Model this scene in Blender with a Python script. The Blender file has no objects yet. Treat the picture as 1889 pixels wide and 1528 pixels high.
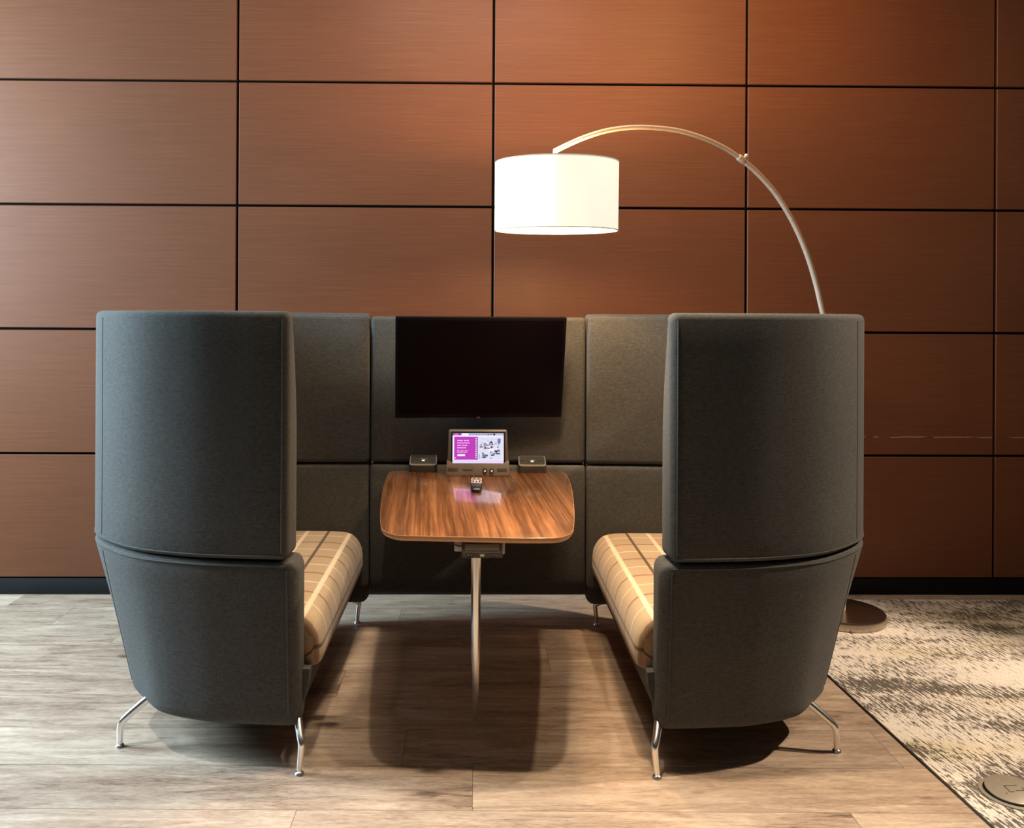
import bpy, bmesh, math, random
from mathutils import Vector, Matrix
random.seed(4)
S = bpy.context.scene
C = S.collection
PI = math.pi
H = 1.366            # eye height of the camera
F = 1560.0           # focal length in pixels of the 1889-wide frame
CX, CY, ROLL = 876.0, 585.0, 0.005

def ray(px, py):
    u, v = px - CX, py - CY
    return (u + ROLL * v) / F, (v - ROLL * u) / F
def atY(px, py, Y):
    a, b = ray(px, py); return Vector((a * Y, Y, H - b * Y))
def atZ(px, py, z):
    a, b = ray(px, py); Y = (H - z) / b; return Vector((a * Y, Y, z))

# ------------------------------------------------------------------ helpers
def lin(r, g, b):
    f = lambda c: (c / 255 / 12.92) if c / 255 <= .04045 else ((c / 255 + .055) / 1.055) ** 2.4
    return (f(r), f(g), f(b), 1)

def mesh_obj(name, verts, faces, mat, parent=None, smooth=True, mats=None, fmat=None, angle=40):
    me = bpy.data.meshes.new(name)
    me.from_pydata([tuple(v) for v in verts], [], faces)
    bm = bmesh.new(); bm.from_mesh(me)
    bmesh.ops.recalc_face_normals(bm, faces=bm.faces)
    bm.to_mesh(me); bm.free()
    if mats:
        for m in mats: me.materials.append(m)
        if fmat: me.polygons.foreach_set('material_index', fmat)
    elif mat: me.materials.append(mat)
    if smooth:
        me.polygons.foreach_set('use_smooth', [True] * len(me.polygons))
        me.set_sharp_from_angle(angle=math.radians(angle))
    me.update()
    o = bpy.data.objects.new(name, me); C.objects.link(o)
    if parent: o.parent = parent
    return o

def bm_obj(name, bm, mat, parent=None, smooth=True, angle=40, mats=None):
    me = bpy.data.meshes.new(name)
    bmesh.ops.recalc_face_normals(bm, faces=bm.faces)
    bm.to_mesh(me); bm.free()
    for m in (mats or [mat]): me.materials.append(m)
    if smooth:
        me.polygons.foreach_set('use_smooth', [True] * len(me.polygons))
        me.set_sharp_from_angle(angle=math.radians(angle))
    o = bpy.data.objects.new(name, me); C.objects.link(o)
    if parent: o.parent = parent
    return o

def add_box(bm, x0, x1, y0, y1, z0, z1, bev=0.0, seg=2, mi=0):
    r = bmesh.ops.create_cube(bm, size=1)
    vs = r['verts']
    bmesh.ops.scale(bm, vec=(x1 - x0, y1 - y0, z1 - z0), verts=vs)
    bmesh.ops.translate(bm, vec=((x0 + x1) / 2, (y0 + y1) / 2, (z0 + z1) / 2), verts=vs)
    fs = {f for v in vs for f in v.link_faces}
    for f in fs: f.material_index = mi
    if bev:
        es = list({e for v in vs for e in v.link_edges})
        bmesh.ops.bevel(bm, geom=es, offset=bev, segments=seg, profile=.5, affect='EDGES', clamp_overlap=True)

def box(name, x0, x1, y0, y1, z0, z1, mat, parent=None, bev=0.0, seg=2):
    bm = bmesh.new(); add_box(bm, x0, x1, y0, y1, z0, z1, bev, seg)
    return bm_obj(name, bm, mat, parent, smooth=bev > 0, angle=35)

def thing(name, label, cat, loc=(0, 0, 0), group=None):
    o = bpy.data.objects.new(name, None); C.objects.link(o)
    o.location = loc; o.empty_display_size = .1
    o['label'] = label; o['category'] = cat
    if group: o['group'] = group
    return o
def tag(o, label, cat, group=None):
    o['label'] = label; o['category'] = cat
    if group: o['group'] = group
    return o
def struct(o):
    o['kind'] = 'structure'; return o

def tube_geo(pts, radii, n=12, cap=True):
    pts = [Vector(p) for p in pts]
    if not isinstance(radii, (list, tuple)): radii = [radii] * len(pts)
    T = []
    for i in range(len(pts)):
        a = pts[max(i - 1, 0)]; b = pts[min(i + 1, len(pts) - 1)]
        T.append((b - a).normalized())
    up = Vector((0, 0, 1)) if abs(T[0].z) < .9 else Vector((0, 1, 0))
    N = (up - T[0] * up.dot(T[0])).normalized()
    V, Fc = [], []
    for i, p in enumerate(pts):
        N = (N - T[i] * N.dot(T[i])).normalized()
        B = T[i].cross(N)
        for k in range(n):
            a = 2 * PI * k / n
            V.append(p + (N * math.cos(a) + B * math.sin(a)) * radii[i])
    for i in range(len(pts) - 1):
        for k in range(n):
            k2 = (k + 1) % n
            Fc.append((i * n + k, i * n + k2, (i + 1) * n + k2, (i + 1) * n + k))
    if cap:
        Fc.append(tuple(range(n - 1, -1, -1)))
        Fc.append(tuple((len(pts) - 1) * n + k for k in range(n)))
    return V, Fc
def merge(*geos):
    V, Fc = [], []
    for v, f in geos:
        o = len(V); V += list(v); Fc += [tuple(i + o for i in q) for q in f]
    return V, Fc
def tube(name, pts, radii, mat, parent=None, n=12):
    return mesh_obj(name, *tube_geo(pts, radii, n), mat, parent, angle=60)

def lathe(name, prof, mat, parent=None, n=48, loc=(0, 0, 0), closed=False, cap=True):
    V, Fc = [], []
    m = len(prof)
    for k in range(n):
        a = 2 * PI * k / n
        for r, z in prof: V.append((loc[0] + r * math.cos(a), loc[1] + r * math.sin(a), loc[2] + z))
    for k in range(n):
        k2 = (k + 1) % n
        for j in range(m if closed else m - 1):
            j2 = (j + 1) % m
            Fc.append((k * m + j, k2 * m + j, k2 * m + j2, k * m + j2))
    if cap and not closed:
        for j in (0, m - 1):
            if prof[j][0] > 1e-6: Fc.append(tuple(k * m + j for k in range(n)))
    return mesh_obj(name, V, Fc, mat, parent, angle=35)

def catmull(P, sub):
    out = []
    P = [Vector(p) for p in P]
    for i in range(len(P) - 1):
        p0 = P[i - 1] if i else P[i] * 2 - P[i + 1]
        p1, p2 = P[i], P[i + 1]
        p3 = P[i + 2] if i + 2 < len(P) else P[i + 1] * 2 - P[i]
        for s in range(sub):
            t = s / sub
            out.append(.5 * ((2 * p1) + (p2 - p0) * t + (2 * p0 - 5 * p1 + 4 * p2 - p3) * t * t
                             + (3 * p1 - p0 - 3 * p2 + p3) * t ** 3))
    out.append(P[-1])
    return out

# ------------------------------------------------------------------ materials
def new_mat(name):
    m = bpy.data.materials.new(name); m.use_nodes = True
    nt = m.node_tree
    b = nt.nodes['Principled BSDF']
    return m, nt, b
class NB:
    def __init__(s, nt): s.nt = nt
    def n(s, t, **kw):
        x = s.nt.nodes.new(t)
        for k, v in kw.items():
            if k.startswith('i_'):
                key = k[2:]
                key = int(key) if key.isdigit() else key.replace('_', ' ')
                s.set(x.inputs[key], v)
            else: setattr(x, k, v)
        return x
    def set(s, sock, v):
        if hasattr(v, 'is_output') or isinstance(v, bpy.types.NodeSocket): s.nt.links.new(v, sock)
        else: sock.default_value = v
    def math(s, op, a, b=0.0, c=None, clamp=False):
        x = s.nt.nodes.new('ShaderNodeMath'); x.operation = op; x.use_clamp = clamp
        s.set(x.inputs[0], a); s.set(x.inputs[1], b)
        if c is not None: s.set(x.inputs[2], c)
        return x.outputs[0]
    def mix(s, fac, a, b, mode='MIX'):
        x = s.nt.nodes.new('ShaderNodeMix'); x.data_type = 'RGBA'; x.blend_type = mode
        s.set(x.inputs[0], fac); s.set(x.inputs[6], a); s.set(x.inputs[7], b)
        return x.outputs[2]
    def ramp(s, fac, stops, interp='LINEAR'):
        x = s.nt.nodes.new('ShaderNodeValToRGB'); cr = x.color_ramp; cr.interpolation = interp
        while len(cr.elements) < len(stops): cr.elements.new(.5)
        for e, (p, c) in zip(cr.elements, stops): e.position = p; e.color = c if len(c) == 4 else (*c, 1)
        s.set(x.inputs[0], fac); return x.outputs[0]
    def noise(s, vec, scale, detail=2, rough=.5, dist=0.0):
        x = s.nt.nodes.new('ShaderNodeTexNoise')
        s.set(x.inputs['Vector'], vec); x.inputs['Scale'].default_value = scale
        x.inputs['Detail'].default_value = detail; x.inputs['Roughness'].default_value = rough
        x.inputs['Distortion'].default_value = dist
        return x.outputs['Fac']
    def mapping(s, vec, scale=(1, 1, 1), rot=(0, 0, 0), loc=(0, 0, 0)):
        x = s.nt.nodes.new('ShaderNodeMapping')
        s.set(x.inputs['Vector'], vec); x.inputs['Scale'].default_value = scale
        x.inputs['Rotation'].default_value = rot; x.inputs['Location'].default_value = loc
        return x.outputs[0]
    def comb(s, x, y, z):
        n = s.nt.nodes.new('ShaderNodeCombineXYZ')
        for i, v in enumerate((x, y, z)): s.set(n.inputs[i], v)
        return n.outputs[0]
    def sep(s, v):
        n = s.nt.nodes.new('ShaderNodeSeparateXYZ'); s.set(n.inputs[0], v); return n.outputs
    def white(s, v):
        n = s.nt.nodes.new('ShaderNodeTexWhiteNoise'); n.noise_dimensions = '3D'; s.set(n.inputs['Vector'], v); return n.outputs['Value']
    def obj(s): return s.nt.nodes.new('ShaderNodeTexCoord').outputs['Object']
    def uv(s): return s.nt.nodes.new('ShaderNodeTexCoord').outputs['UV']
    def bump(s, h, strength, dist=.002):
        n = s.nt.nodes.new('ShaderNodeBump'); s.set(n.inputs['Height'], h)
        n.inputs['Strength'].default_value = strength; n.inputs['Distance'].default_value = dist
        return n.outputs[0]

def simple(name, col, rough=.5, metal=0.0, spec=.5, var=.06, emit=None, estr=0, coat=0):
    m, nt, b = new_mat(name); g = NB(nt)
    v = g.noise(g.mapping(g.obj(), (1, 1, 1)), 60, 3)
    c2 = tuple(max(0, c * (1 - var)) for c in col[:3]) + (1,)
    c3 = tuple(min(1, c * (1 + var)) for c in col[:3]) + (1,)
    nt.links.new(g.ramp(v, [(.3, c2), (.7, c3)]), b.inputs['Base Color'])
    b.inputs['Roughness'].default_value = rough; b.inputs['Metallic'].default_value = metal
    b.inputs['Specular IOR Level'].default_value = spec
    b.inputs['Coat Weight'].default_value = coat
    if emit: b.inputs['Emission Color'].default_value = emit; b.inputs['Emission Strength'].default_value = estr
    return m

def mat_fabric(name, dark, light, sheen=.35):
    m, nt, b = new_mat(name); g = NB(nt)
    o = g.obj()
    h = g.noise(g.mapping(o, (60, 60, 420)), 1, 2)       # horizontal yarns
    v = g.noise(g.mapping(o, (420, 420, 60)), 1, 2)      # vertical yarns
    w = g.math('ADD', g.math('MULTIPLY', h, .6), g.math('MULTIPLY', v, .4))
    big = g.noise(o, 5, 3)
    w2 = g.math('ADD', w, g.math('MULTIPLY', g.math('SUBTRACT', big, .5), .12))
    col = g.ramp(w2, [(.36, dark), (.66, light)])
    nt.links.new(col, b.inputs['Base Color'])
    b.inputs['Roughness'].default_value = .9
    b.inputs['Specular IOR Level'].default_value = .2
    b.inputs['Sheen Weight'].default_value = sheen
    b.inputs['Sheen Roughness'].default_value = .45
    nt.links.new(g.bump(w, .35, .0015), b.inputs['Normal'])
    return m

def mat_plaid():
    m, nt, b = new_mat('plaid_upholstery'); g = NB(nt)
    U, V, _ = g.sep(g.uv())                              # U metres along the bench, V metres over the cushion
    base = g.ramp(g.noise(g.mapping(g.obj(), (300, 300, 300)), 1, 2), [(.3, lin(168, 146, 118)), (.7, lin(190, 168, 140))])
    def line(coord, pos, w):
        d = g.math('ABSOLUTE', g.math('SUBTRACT', coord, pos))
        return g.math('MULTIPLY', g.math('SUBTRACT', 1.0, g.math('DIVIDE', d, w)), 2.2, clamp=True)
    def lines(coord, poss, w):
        r = None
        for p in poss:
            l = line(coord, p, w)
            r = l if r is None else g.math('MAXIMUM', r, l)
        return r
    def rep(coord, off, pitch, w):
        x = g.math('SUBTRACT', g.math('MODULO', g.math('ADD', g.math('SUBTRACT', coord, off), 20 * pitch + pitch / 2), pitch), pitch / 2)
        return line(x, 0.0, w)
    c = base
    # broad faint bands
    bands = rep(V, .26, .178, .05)
    c = g.mix(g.math('MULTIPLY', bands, .25), c, lin(160, 128, 92))
    # cross stripes
    c = g.mix(g.math('MULTIPLY', rep(U, 2.61, .2, .0075), .75), c, lin(112, 76, 46))
    c = g.mix(g.math('MULTIPLY', rep(U, 2.71, .2, .008), .6), c, lin(228, 203, 168))
    # long stripes
    c = g.mix(g.math('MULTIPLY', lines(V, [.217, .396, .575, .753], .0105), .85), c, lin(232, 212, 182))
    c = g.mix(g.math('MULTIPLY', lines(V, [.096, .307, .486, .664], .0078), .9), c, lin(74, 50, 30))
    nt.links.new(c, b.inputs['Base Color'])
    b.inputs['Roughness'].default_value = .9
    b.inputs['Sheen Weight'].default_value = .2
    nt.links.new(g.bump(g.noise(g.mapping(g.obj(), (500, 500, 500)), 1, 1), .3, .001), b.inputs['Normal'])
    return m

def mat_wall():
    m, nt, b = new_mat('reddish_brown_wood_veneer'); g = NB(nt)
    o = g.obj()
    gr = g.noise(g.mapping(o, (5, 1, 620)), 1, 3, .6)
    gr2 = g.noise(g.mapping(o, (1.6, 1, 120)), 1, 2, .5, .3)
    big = g.noise(g.mapping(o, (.8, 1, 1.1)), 1, 2)
    x = g.math('ADD', g.math('MULTIPLY', gr, .50), g.math('ADD', g.math('MULTIPLY', gr2, .2), g.math('MULTIPLY', big, .3)))
    col = g.ramp(x, [(.30, lin(89, 52, 33)), (.5, lin(104, 62, 40)), (.70, lin(119, 74, 49))])
    # the long pale scratch at the right
    X, Y, Z = g.sep(o)
    jit = g.math('MULTIPLY', g.math('SUBTRACT', g.noise(g.mapping(o, (9, 1, 1)), 1, 3), .5), .010)
    d = g.math('ABSOLUTE', g.math('SUBTRACT', g.math('ADD', Z, jit), .782))
    ln = g.math('LESS_THAN', d, .0036)
    br = g.math('GREATER_THAN', g.noise(g.mapping(o, (7, 1, 30)), 1, 3), .44)
    reg = g.math('GREATER_THAN', X, 1.9)
    msk = g.math('MULTIPLY', g.math('MULTIPLY', ln, br), reg)
    col = g.mix(g.math('MULTIPLY', msk, .65), col, lin(176, 128, 90))
    nt.links.new(col, b.inputs['Base Color'])
    b.inputs['Roughness'].default_value = .48
    b.inputs['Specular IOR Level'].default_value = .25
    nt.links.new(g.bump(gr, .08, .001), b.inputs['Normal'])
    return m

def mat_floor():
    m, nt, b = new_mat('oak_plank_floor'); g = NB(nt)
    X, Y, Z = g.sep(g.obj())
    pitch, ln = .2316, 1.53
    ry = g.math('DIVIDE', g.math('SUBTRACT', Y, 2.57 - 20 * pitch), pitch)
    row = g.math('FLOOR', ry)
    off = g.math('MULTIPLY', g.white(g.comb(row, 7.3, 1.1)), ln)
    # the row in front of the booth has its joints where the photo shows them
    isrow = g.math('COMPARE', row, 19.0, .1)
    off = g.math('ADD', g.math('MULTIPLY', off, g.math('SUBTRACT', 1.0, isrow)), g.math('MULTIPLY', isrow, -0.35 + .33))
    rx = g.math('DIVIDE', g.math('ADD', X, g.math('ADD', off, 20 * ln + .35 - .33 - .0)), ln)
    cell = g.math('FLOOR', rx)
    fy = g.math('FRACT', ry); fx = g.math('FRACT', rx)
    ey = g.math('MULTIPLY', g.math('MINIMUM', fy, g.math('SUBTRACT', 1.0, fy)), pitch)
    ex = g.math('MULTIPLY', g.math('MINIMUM', fx, g.math('SUBTRACT', 1.0, fx)), ln)
    e = g.math('MINIMUM', ex, ey)
    seam = g.math('LESS_THAN', e, .0012)
    pid = g.white(g.comb(row, cell, 3.7))
    shift = g.math('MULTIPLY', pid, 37.0)
    vx = g.math('ADD', X, shift)
    p = g.comb(vx, g.math('ADD', Y, shift), 0.0)
    warp = g.noise(g.mapping(p, (1.6, 6, 1)), 1, 3)
    g1 = g.noise(g.mapping(p, (3.6, 30, 1)), 1, 6, .68, 1.2)
    g2 = g.noise(g.mapping(p, (34, 240, 1)), 1, 4, .7)
    g3 = g.noise(g.mapping(p, (1.5, 6.0, 1)), 1, 4, .55, .8)
    x = g.math('ADD', g.math('MULTIPLY', g1, .42), g.math('ADD', g.math('MULTIPLY', g2, .30), g.math('MULTIPLY', g3, .28)))
    x = g.math('ADD', x, g.math('MULTIPLY', g.math('SUBTRACT', pid, .5), .07))
    col = g.ramp(x, [(.37, lin(92, 74, 62)), (.455, lin(144, 123, 105)), (.55, lin(172, 152, 133)), (.64, lin(196, 177, 157))])
    # knots
    vo = nt.nodes.new('ShaderNodeTexVoronoi'); vo.feature = 'F1'
    g.set(vo.inputs['Vector'], g.mapping(p, (1.9, 4.2, 1))); vo.inputs['Scale'].default_value = 1.0
    kd = vo.outputs['Distance']
    kn = g.math('SUBTRACT', kd, g.math('MULTIPLY', g.noise(g.mapping(p, (25, 60, 1)), 1, 3), .09))
    km = g.ramp(kn, [(.0, (1, 1, 1, 1)), (.075, (0, 0, 0, 1))])
    halo = g.ramp(kd, [(.0, (1, 1, 1, 1)), (.32, (0, 0, 0, 1))])
    keep = g.math('GREATER_THAN', g.white(vo.outputs['Position']), .45)
    col = g.mix(g.math('MULTIPLY', g.math('MULTIPLY', halo, keep), .28), col, lin(96, 76, 56))
    col = g.mix(g.math('MULTIPLY', g.math('MULTIPLY', km, keep), .85), col, lin(44, 34, 26))
    col = g.mix(g.math('MULTIPLY', seam, .6), col, lin(50, 40, 32))
    nt.links.new(col, b.inputs['Base Color'])
    nt.links.new(g.ramp(g1, [(.3, (.50, .50, .50, 1)), (.7, (.38, .38, .38, 1))]), b.inputs['Roughness'])
    b.inputs['Specular IOR Level'].default_value = .45
    hgt = g.math('SUBTRACT', g.math('MULTIPLY', g2, .4), seam)
    nt.links.new(g.bump(hgt, .25, .0012), b.inputs['Normal'])
    return m

def mat_rug():
    m, nt, b = new_mat('distressed_rug_pile'); g = NB(nt)
    o = g.obj()
    R = math.radians(80)
    dash = g.noise(g.mapping(g.mapping(o, rot=(0, 0, R)), (22, 120, 1)), 1, 2.5, .6)
    fine = g.noise(g.mapping(o, (120, 120, 1)), 1, 2, .6)
    den = g.noise(g.mapping(o, (1.6, 5.2, 1), loc=(3.1, .4, 0)), 1, 3, .55, .3)
    den2 = g.noise(g.mapping(o, (.9, 2.2, 1), loc=(7, 2, 0)), 1, 2)
    thr = g.math('ADD', g.math('MULTIPLY', g.math('SUBTRACT', den, .5), 1.0), g.math('MULTIPLY', g.math('SUBTRACT', den2, .5), .4))
    s = g.math('ADD', g.math('ADD', g.math('MULTIPLY', dash, .72), g.math('MULTIPLY', fine, .28)), g.math('MULTIPLY', thr, .55))
    mk = g.ramp(s, [(.495, (0, 0, 0, 1)), (.56, (1, 1, 1, 1))])
    base = g.ramp(fine, [(.3, lin(190, 180, 168)), (.7, lin(224, 215, 204))])
    yl = g.ramp(g.noise(g.mapping(o, (1.5, 4.0, 1), loc=(1, 9, 0)), 1, 2), [(.5, (0, 0, 0, 1)), (.68, (1, 1, 1, 1))])
    base = g.mix(g.math('MULTIPLY', yl, .4), base, lin(192, 174, 118))
    col = g.mix(g.math('MULTIPLY', mk, .88), base, lin(54, 46, 40))
    nt.links.new(col, b.inputs['Base Color'])
    b.inputs['Roughness'].default_value = .95
    b.inputs['Specular IOR Level'].default_value = .1
    nt.links.new(g.bump(fine, .5, .003), b.inputs['Normal'])
    return m

def mat_walnut():
    m, nt, b = new_mat('walnut_veneer'); g = NB(nt)
    o = g.obj()
    X, Y, Z = g.sep(o)
    skew = g.math('ADD', X, g.math('MULTIPLY', Y, .06))
    wob = g.math('MULTIPLY', g.math('SUBTRACT', g.noise(g.mapping(o, (5, 1.5, 1)), 1, 3), .5), .022)
    xx = g.math('ADD', skew, wob)
    p = g.comb(xx, Y, 0.0)
    a = g.noise(g.mapping(p, (17, .6, 1)), 1, 4, .6)
    c = g.noise(g.mapping(p, (95, 1.3, 1)), 1, 3, .65)
    d = g.noise(g.mapping(p, (230, 7, 1)), 1, 2, .6)
    x = g.math('ADD', g.math('MULTIPLY', a, .48), g.math('ADD', g.math('MULTIPLY', c, .36), g.math('MULTIPLY', d, .16)))
    col = g.ramp(x, [(.26, lin(58, 35, 22)), (.45, lin(100, 63, 39)), (.54, lin(140, 92, 58)), (.66, lin(178, 126, 86))])
    nt.links.new(col, b.inputs['Base Color'])
    b.inputs['Roughness'].default_value = .28
    b.inputs['Coat Weight'].default_value = 1; b.inputs['Coat Roughness'].default_value = .12
    return m

def mat_emit(name, col, s):
    m, nt, b = new_mat(name)
    b.inputs['Base Color'].default_value = (.02, .02, .02, 1)
    b.inputs['Emission Color'].default_value = col
    b.inputs['Emission Strength'].default_value = s
    b.inputs['Roughness'].default_value = .3
    return m

M = {}
M['fabric'] = mat_fabric('charcoal_weave', lin(60, 60, 58), lin(82, 81, 78), .05)
M['piping'] = simple('charcoal_piping', lin(76, 75, 72), .9, spec=.2)
M['plaid'] = mat_plaid()
M['wall'] = mat_wall()
M['gap'] = simple('black_gap', lin(7, 6, 6), .9, spec=.1)
M['base'] = simple('black_plinth', lin(11, 11, 13), .6, spec=.25)
M['floor'] = mat_floor()
M['rug'] = mat_rug()
M['rugedge'] = simple('dark_rug_edge', lin(48, 40, 32), .8)
M['walnut'] = mat_walnut()
M['edge'] = simple('wood_table_edge', lin(206, 152, 108), .3)  # wood tone brightened to paint the rim catching light
M['chrome'] = simple('polished_aluminium', (.88, .87, .85, 1), .24, 1.0, var=.02)
M['nickel'] = simple('brushed_nickel', (.86, .73, .60, 1), .38, .6, var=.05)
M['blackplastic'] = simple('black_plastic', lin(30, 28, 27), .38)
M['greyplastic'] = simple('grey_plastic', lin(92, 83, 74), .42)
M['darkgrey'] = simple('dark_grey_plastic', lin(66, 60, 56), .5)
M['consoletop'] = simple('console_housing', lin(82, 74, 67), .42)
M['module'] = simple('graphite_plastic', lin(58, 54, 50), .35, .3)
M['moduletop'] = simple('graphite_top', lin(46, 45, 44), .4)
M['trim2'] = simple('lit_front_grey', lin(116, 106, 92), .4, .3)  # paler grey paints the light falling on the module's front face
M['trim'] = simple('satin_grey_trim', lin(150, 144, 136), .35, .6)
M['whitemark'] = simple('white_print', lin(225, 222, 215), .5)
M['plate'] = simple('pale_grey_metal', lin(176, 170, 166), .45, .2)
M['tv'] = simple('television_bezel', lin(11, 8, 11), .4, spec=.1)
M['tvscreen'] = simple('television_glass', lin(10, 6, 10), .22, spec=.05)
M['red'] = mat_emit('red_indicator', (.5, .02, .05, 1), .12)
M['silver'] = simple('silver_plastic', lin(190, 178, 166), .4, .2)
M['rubber'] = simple('dark_rubber_keys', lin(52, 44, 42), .6)
M['lid'] = simple('grey_floor_box', lin(150, 140, 124), .42, .3)
M['white'] = simple('white_plaster', lin(128, 120, 110), .9, var=.02)
M['sidewall'] = simple('taupe_plaster', lin(70, 60, 52), .9, var=.03)
M['frame'] = simple('white_window_frame', lin(215, 215, 212), .5)

# ------------------------------------------------------------------ room
wallT = math.atan(.0136)
def wallpt(x): return 4.155 + .0136 * x
XL, XR, YF, ZC = -4.2, 4.8, -3.2, 3.25
ROWZ = [.081 + .6085 * k for k in range(5)] + [3.1235, 3.25]
COLX = [-4.2, -3.666, -2.416, -1.166, .0867, 1.337, 2.576, 3.82, 4.8]
bm = bmesh.new()
for i in range(len(COLX) - 1):
    for j in range(len(ROWZ) - 1):
        add_box(bm, COLX[i] + .0062, COLX[i + 1] - .0062, 0, .018, ROWZ[j] + .006, ROWZ[j + 1] - .006, .0022, 1, 0)
add_box(bm, XL, XR, .016, .12, 0, ZC, 0, 1, 1)
wb = bm_obj('wall_back', bm, None, mats=[M['wall'], M['gap']], angle=30)
wb.location = (0, 4.155, 0); wb.rotation_euler = (0, 0, wallT); struct(wb)
bb = box('baseboard_back', XL, XR, .004, .02, 0, .080, M['base'], bev=.001)
bb.location = (0, 4.155, 0); bb.rotation_euler = (0, 0, wallT); struct(bb)
struct(box('floor', XL, XR, YF, 4.24, -.06, 0, M['floor']))
struct(box('ceiling', XL, XR, YF, 4.24, ZC, ZC + .06, M['white']))
struct(box('wall_right', XR, XR + .08, YF, 4.24, 0, ZC, M['sidewall']))
struct(box('wall_front', XL, XR, YF - .08, YF, 0, ZC, M['sidewall']))
WY0, WY1, WZ0, WZ1 = 2.5, 3.55, 1.15, 3.0           # window opening in the left wall
bm = bmesh.new()
add_box(bm, XL - .1, XL, YF, WY0, 0, ZC); add_box(bm, XL - .1, XL, WY1, 4.1, 0, ZC)
add_box(bm, XL - .1, XL, WY0, WY1, 0, WZ0); add_box(bm, XL - .1, XL, WY0, WY1, WZ1, ZC)
struct(bm_obj('wall_left', bm, M['sidewall'], smooth=False))
bm = bmesh.new()
for a, b_ in ((WY0, WY0 + .05), ((WY0 + WY1) / 2 - .025, (WY0 + WY1) / 2 + .025), (WY1 - .05, WY1)):
    add_box(bm, XL - .08, XL - .02, a, b_, WZ0, WZ1, .004)
for a in (WZ0, WZ1 - .05): add_box(bm, XL - .08, XL - .02, WY0, WY1, a, a + .05, .004)
struct(bm_obj('window_1', bm, M['frame']))

# ------------------------------------------------------------------ sofas
CXB = .0155
YM = 3.1425
HALF = [(.586, 2.50), (.70, 2.506), (.87, 2.526), (1.05, 2.586), (1.195, 2.700), (1.272, 2.805), (1.303, 2.93)]
FULL = HALF + [(1.310, YM)] + [(u, 2 * YM - y) for u, y in reversed(HALF[1:])] + [(.492, 2 * YM - 2.5)]

def dense_path(ctrl, sub=7):
    P = catmull([(u, y, 0) for u, y in ctrl], sub)
    out = []
    for i, p in enumerate(P):
        a = P[max(i - 1, 0)]; b = P[min(i + 1, len(P) - 1)]
        t = (b - a).normalized()
        n = Vector((t.y, -t.x, 0))          # outward for a path going near -> back -> far
        out.append((p, t, n))
    return out

def section(z0, z1, outer, inner, rt, rb, ns=9):
    """closed loop of (d, z): d is the distance inward from the outer path"""
    L = []
    zs = [z0 + rb + (z1 - rt - z0 - rb) * k / ns for k in range(ns + 1)]
    for z in zs: L.append((outer(z), z))
    for k in range(1, 5):
        a = PI / 2 * k / 4
        L.append((outer(z1 - rt) + rt * (1 - math.cos(a)), z1 - rt + rt * math.sin(a)))
    for k in range(0, 4):
        a = PI / 2 * k / 4
        L.append((inner(z1 - rt) - rt * (1 - math.sin(a)), z1 - rt + rt * math.cos(a)))
    for z in reversed(zs): L.append((inner(z), z))
    for k in range(1, 5):
        a = PI / 2 * k / 4
        L.append((inner(z0 + rb) - rb * (1 - math.cos(a)), z0 + rb - rb * math.sin(a)))
    for k in range(0, 4):
        a = PI / 2 * k / 4
        L.append((outer(z0 + rb) + rb * (1 - math.sin(a)), z0 + rb - rb * math.cos(a)))
    return L

def sweep(path, sec_fn, cr, sx, dy):
    rings = []
    def ring(p, t, n, loop, shift, ins):
        dm = sum(d for d, z in loop) / len(loop); zm = (min(z for d, z in loop) + max(z for d, z in loop)) / 2
        r = []
        for d, z in loop:
            if ins:
                d = dm + math.copysign(max(0, abs(d - dm) - ins), d - dm)
                z = zm + math.copysign(max(0, abs(z - zm) - ins), z - zm)
            q = p - n * d + t * shift
            r.append((CXB + sx * q.x, q.y + dy, z))
        return r
    K = 4
    p, t, n = path[0]
    for k in range(K, 0, -1):
        a = PI / 2 * k / K
        rings.append(ring(p, t, n, sec_fn(0, path[0]), -cr * math.sin(a), cr * (1 - math.cos(a))))
    for i, q in enumerate(path): rings.append(ring(*q, sec_fn(i, q), 0, 0))
    p, t, n = path[-1]
    for k in range(1, K + 1):
        a = PI / 2 * k / K
        rings.append(ring(p, t, n, sec_fn(len(path) - 1, path[-1]), cr * math.sin(a), cr * (1 - math.cos(a))))
    m = len(rings[0]); V = [v for r in rings for v in r]; Fc = []
    for i in range(len(rings) - 1):
        for k in range(m):
            k2 = (k + 1) % m
            Fc.append((i * m + k, i * m + k2, (i + 1) * m + k2, (i + 1) * m + k))
    Fc.append(tuple(range(m))); Fc.append(tuple((len(rings) - 1) * m + k for k in range(m)))
    return V, Fc

ZS, ZT, ZB = .640, 1.381, .122
def t_up(z):
    if z > 1.0: return .058 + .060 * math.sin(max(0, min(1, (ZT - z) / (ZT - 1.0))) * PI / 2)
    return .118
def taper(n): return .040 * n.y ** 2 + .160 * n.x ** 2
def out_low(z, n): return taper(n) * max(0, (ZS - .012 - z) / (ZS - .16)) ** 1.05

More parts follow.
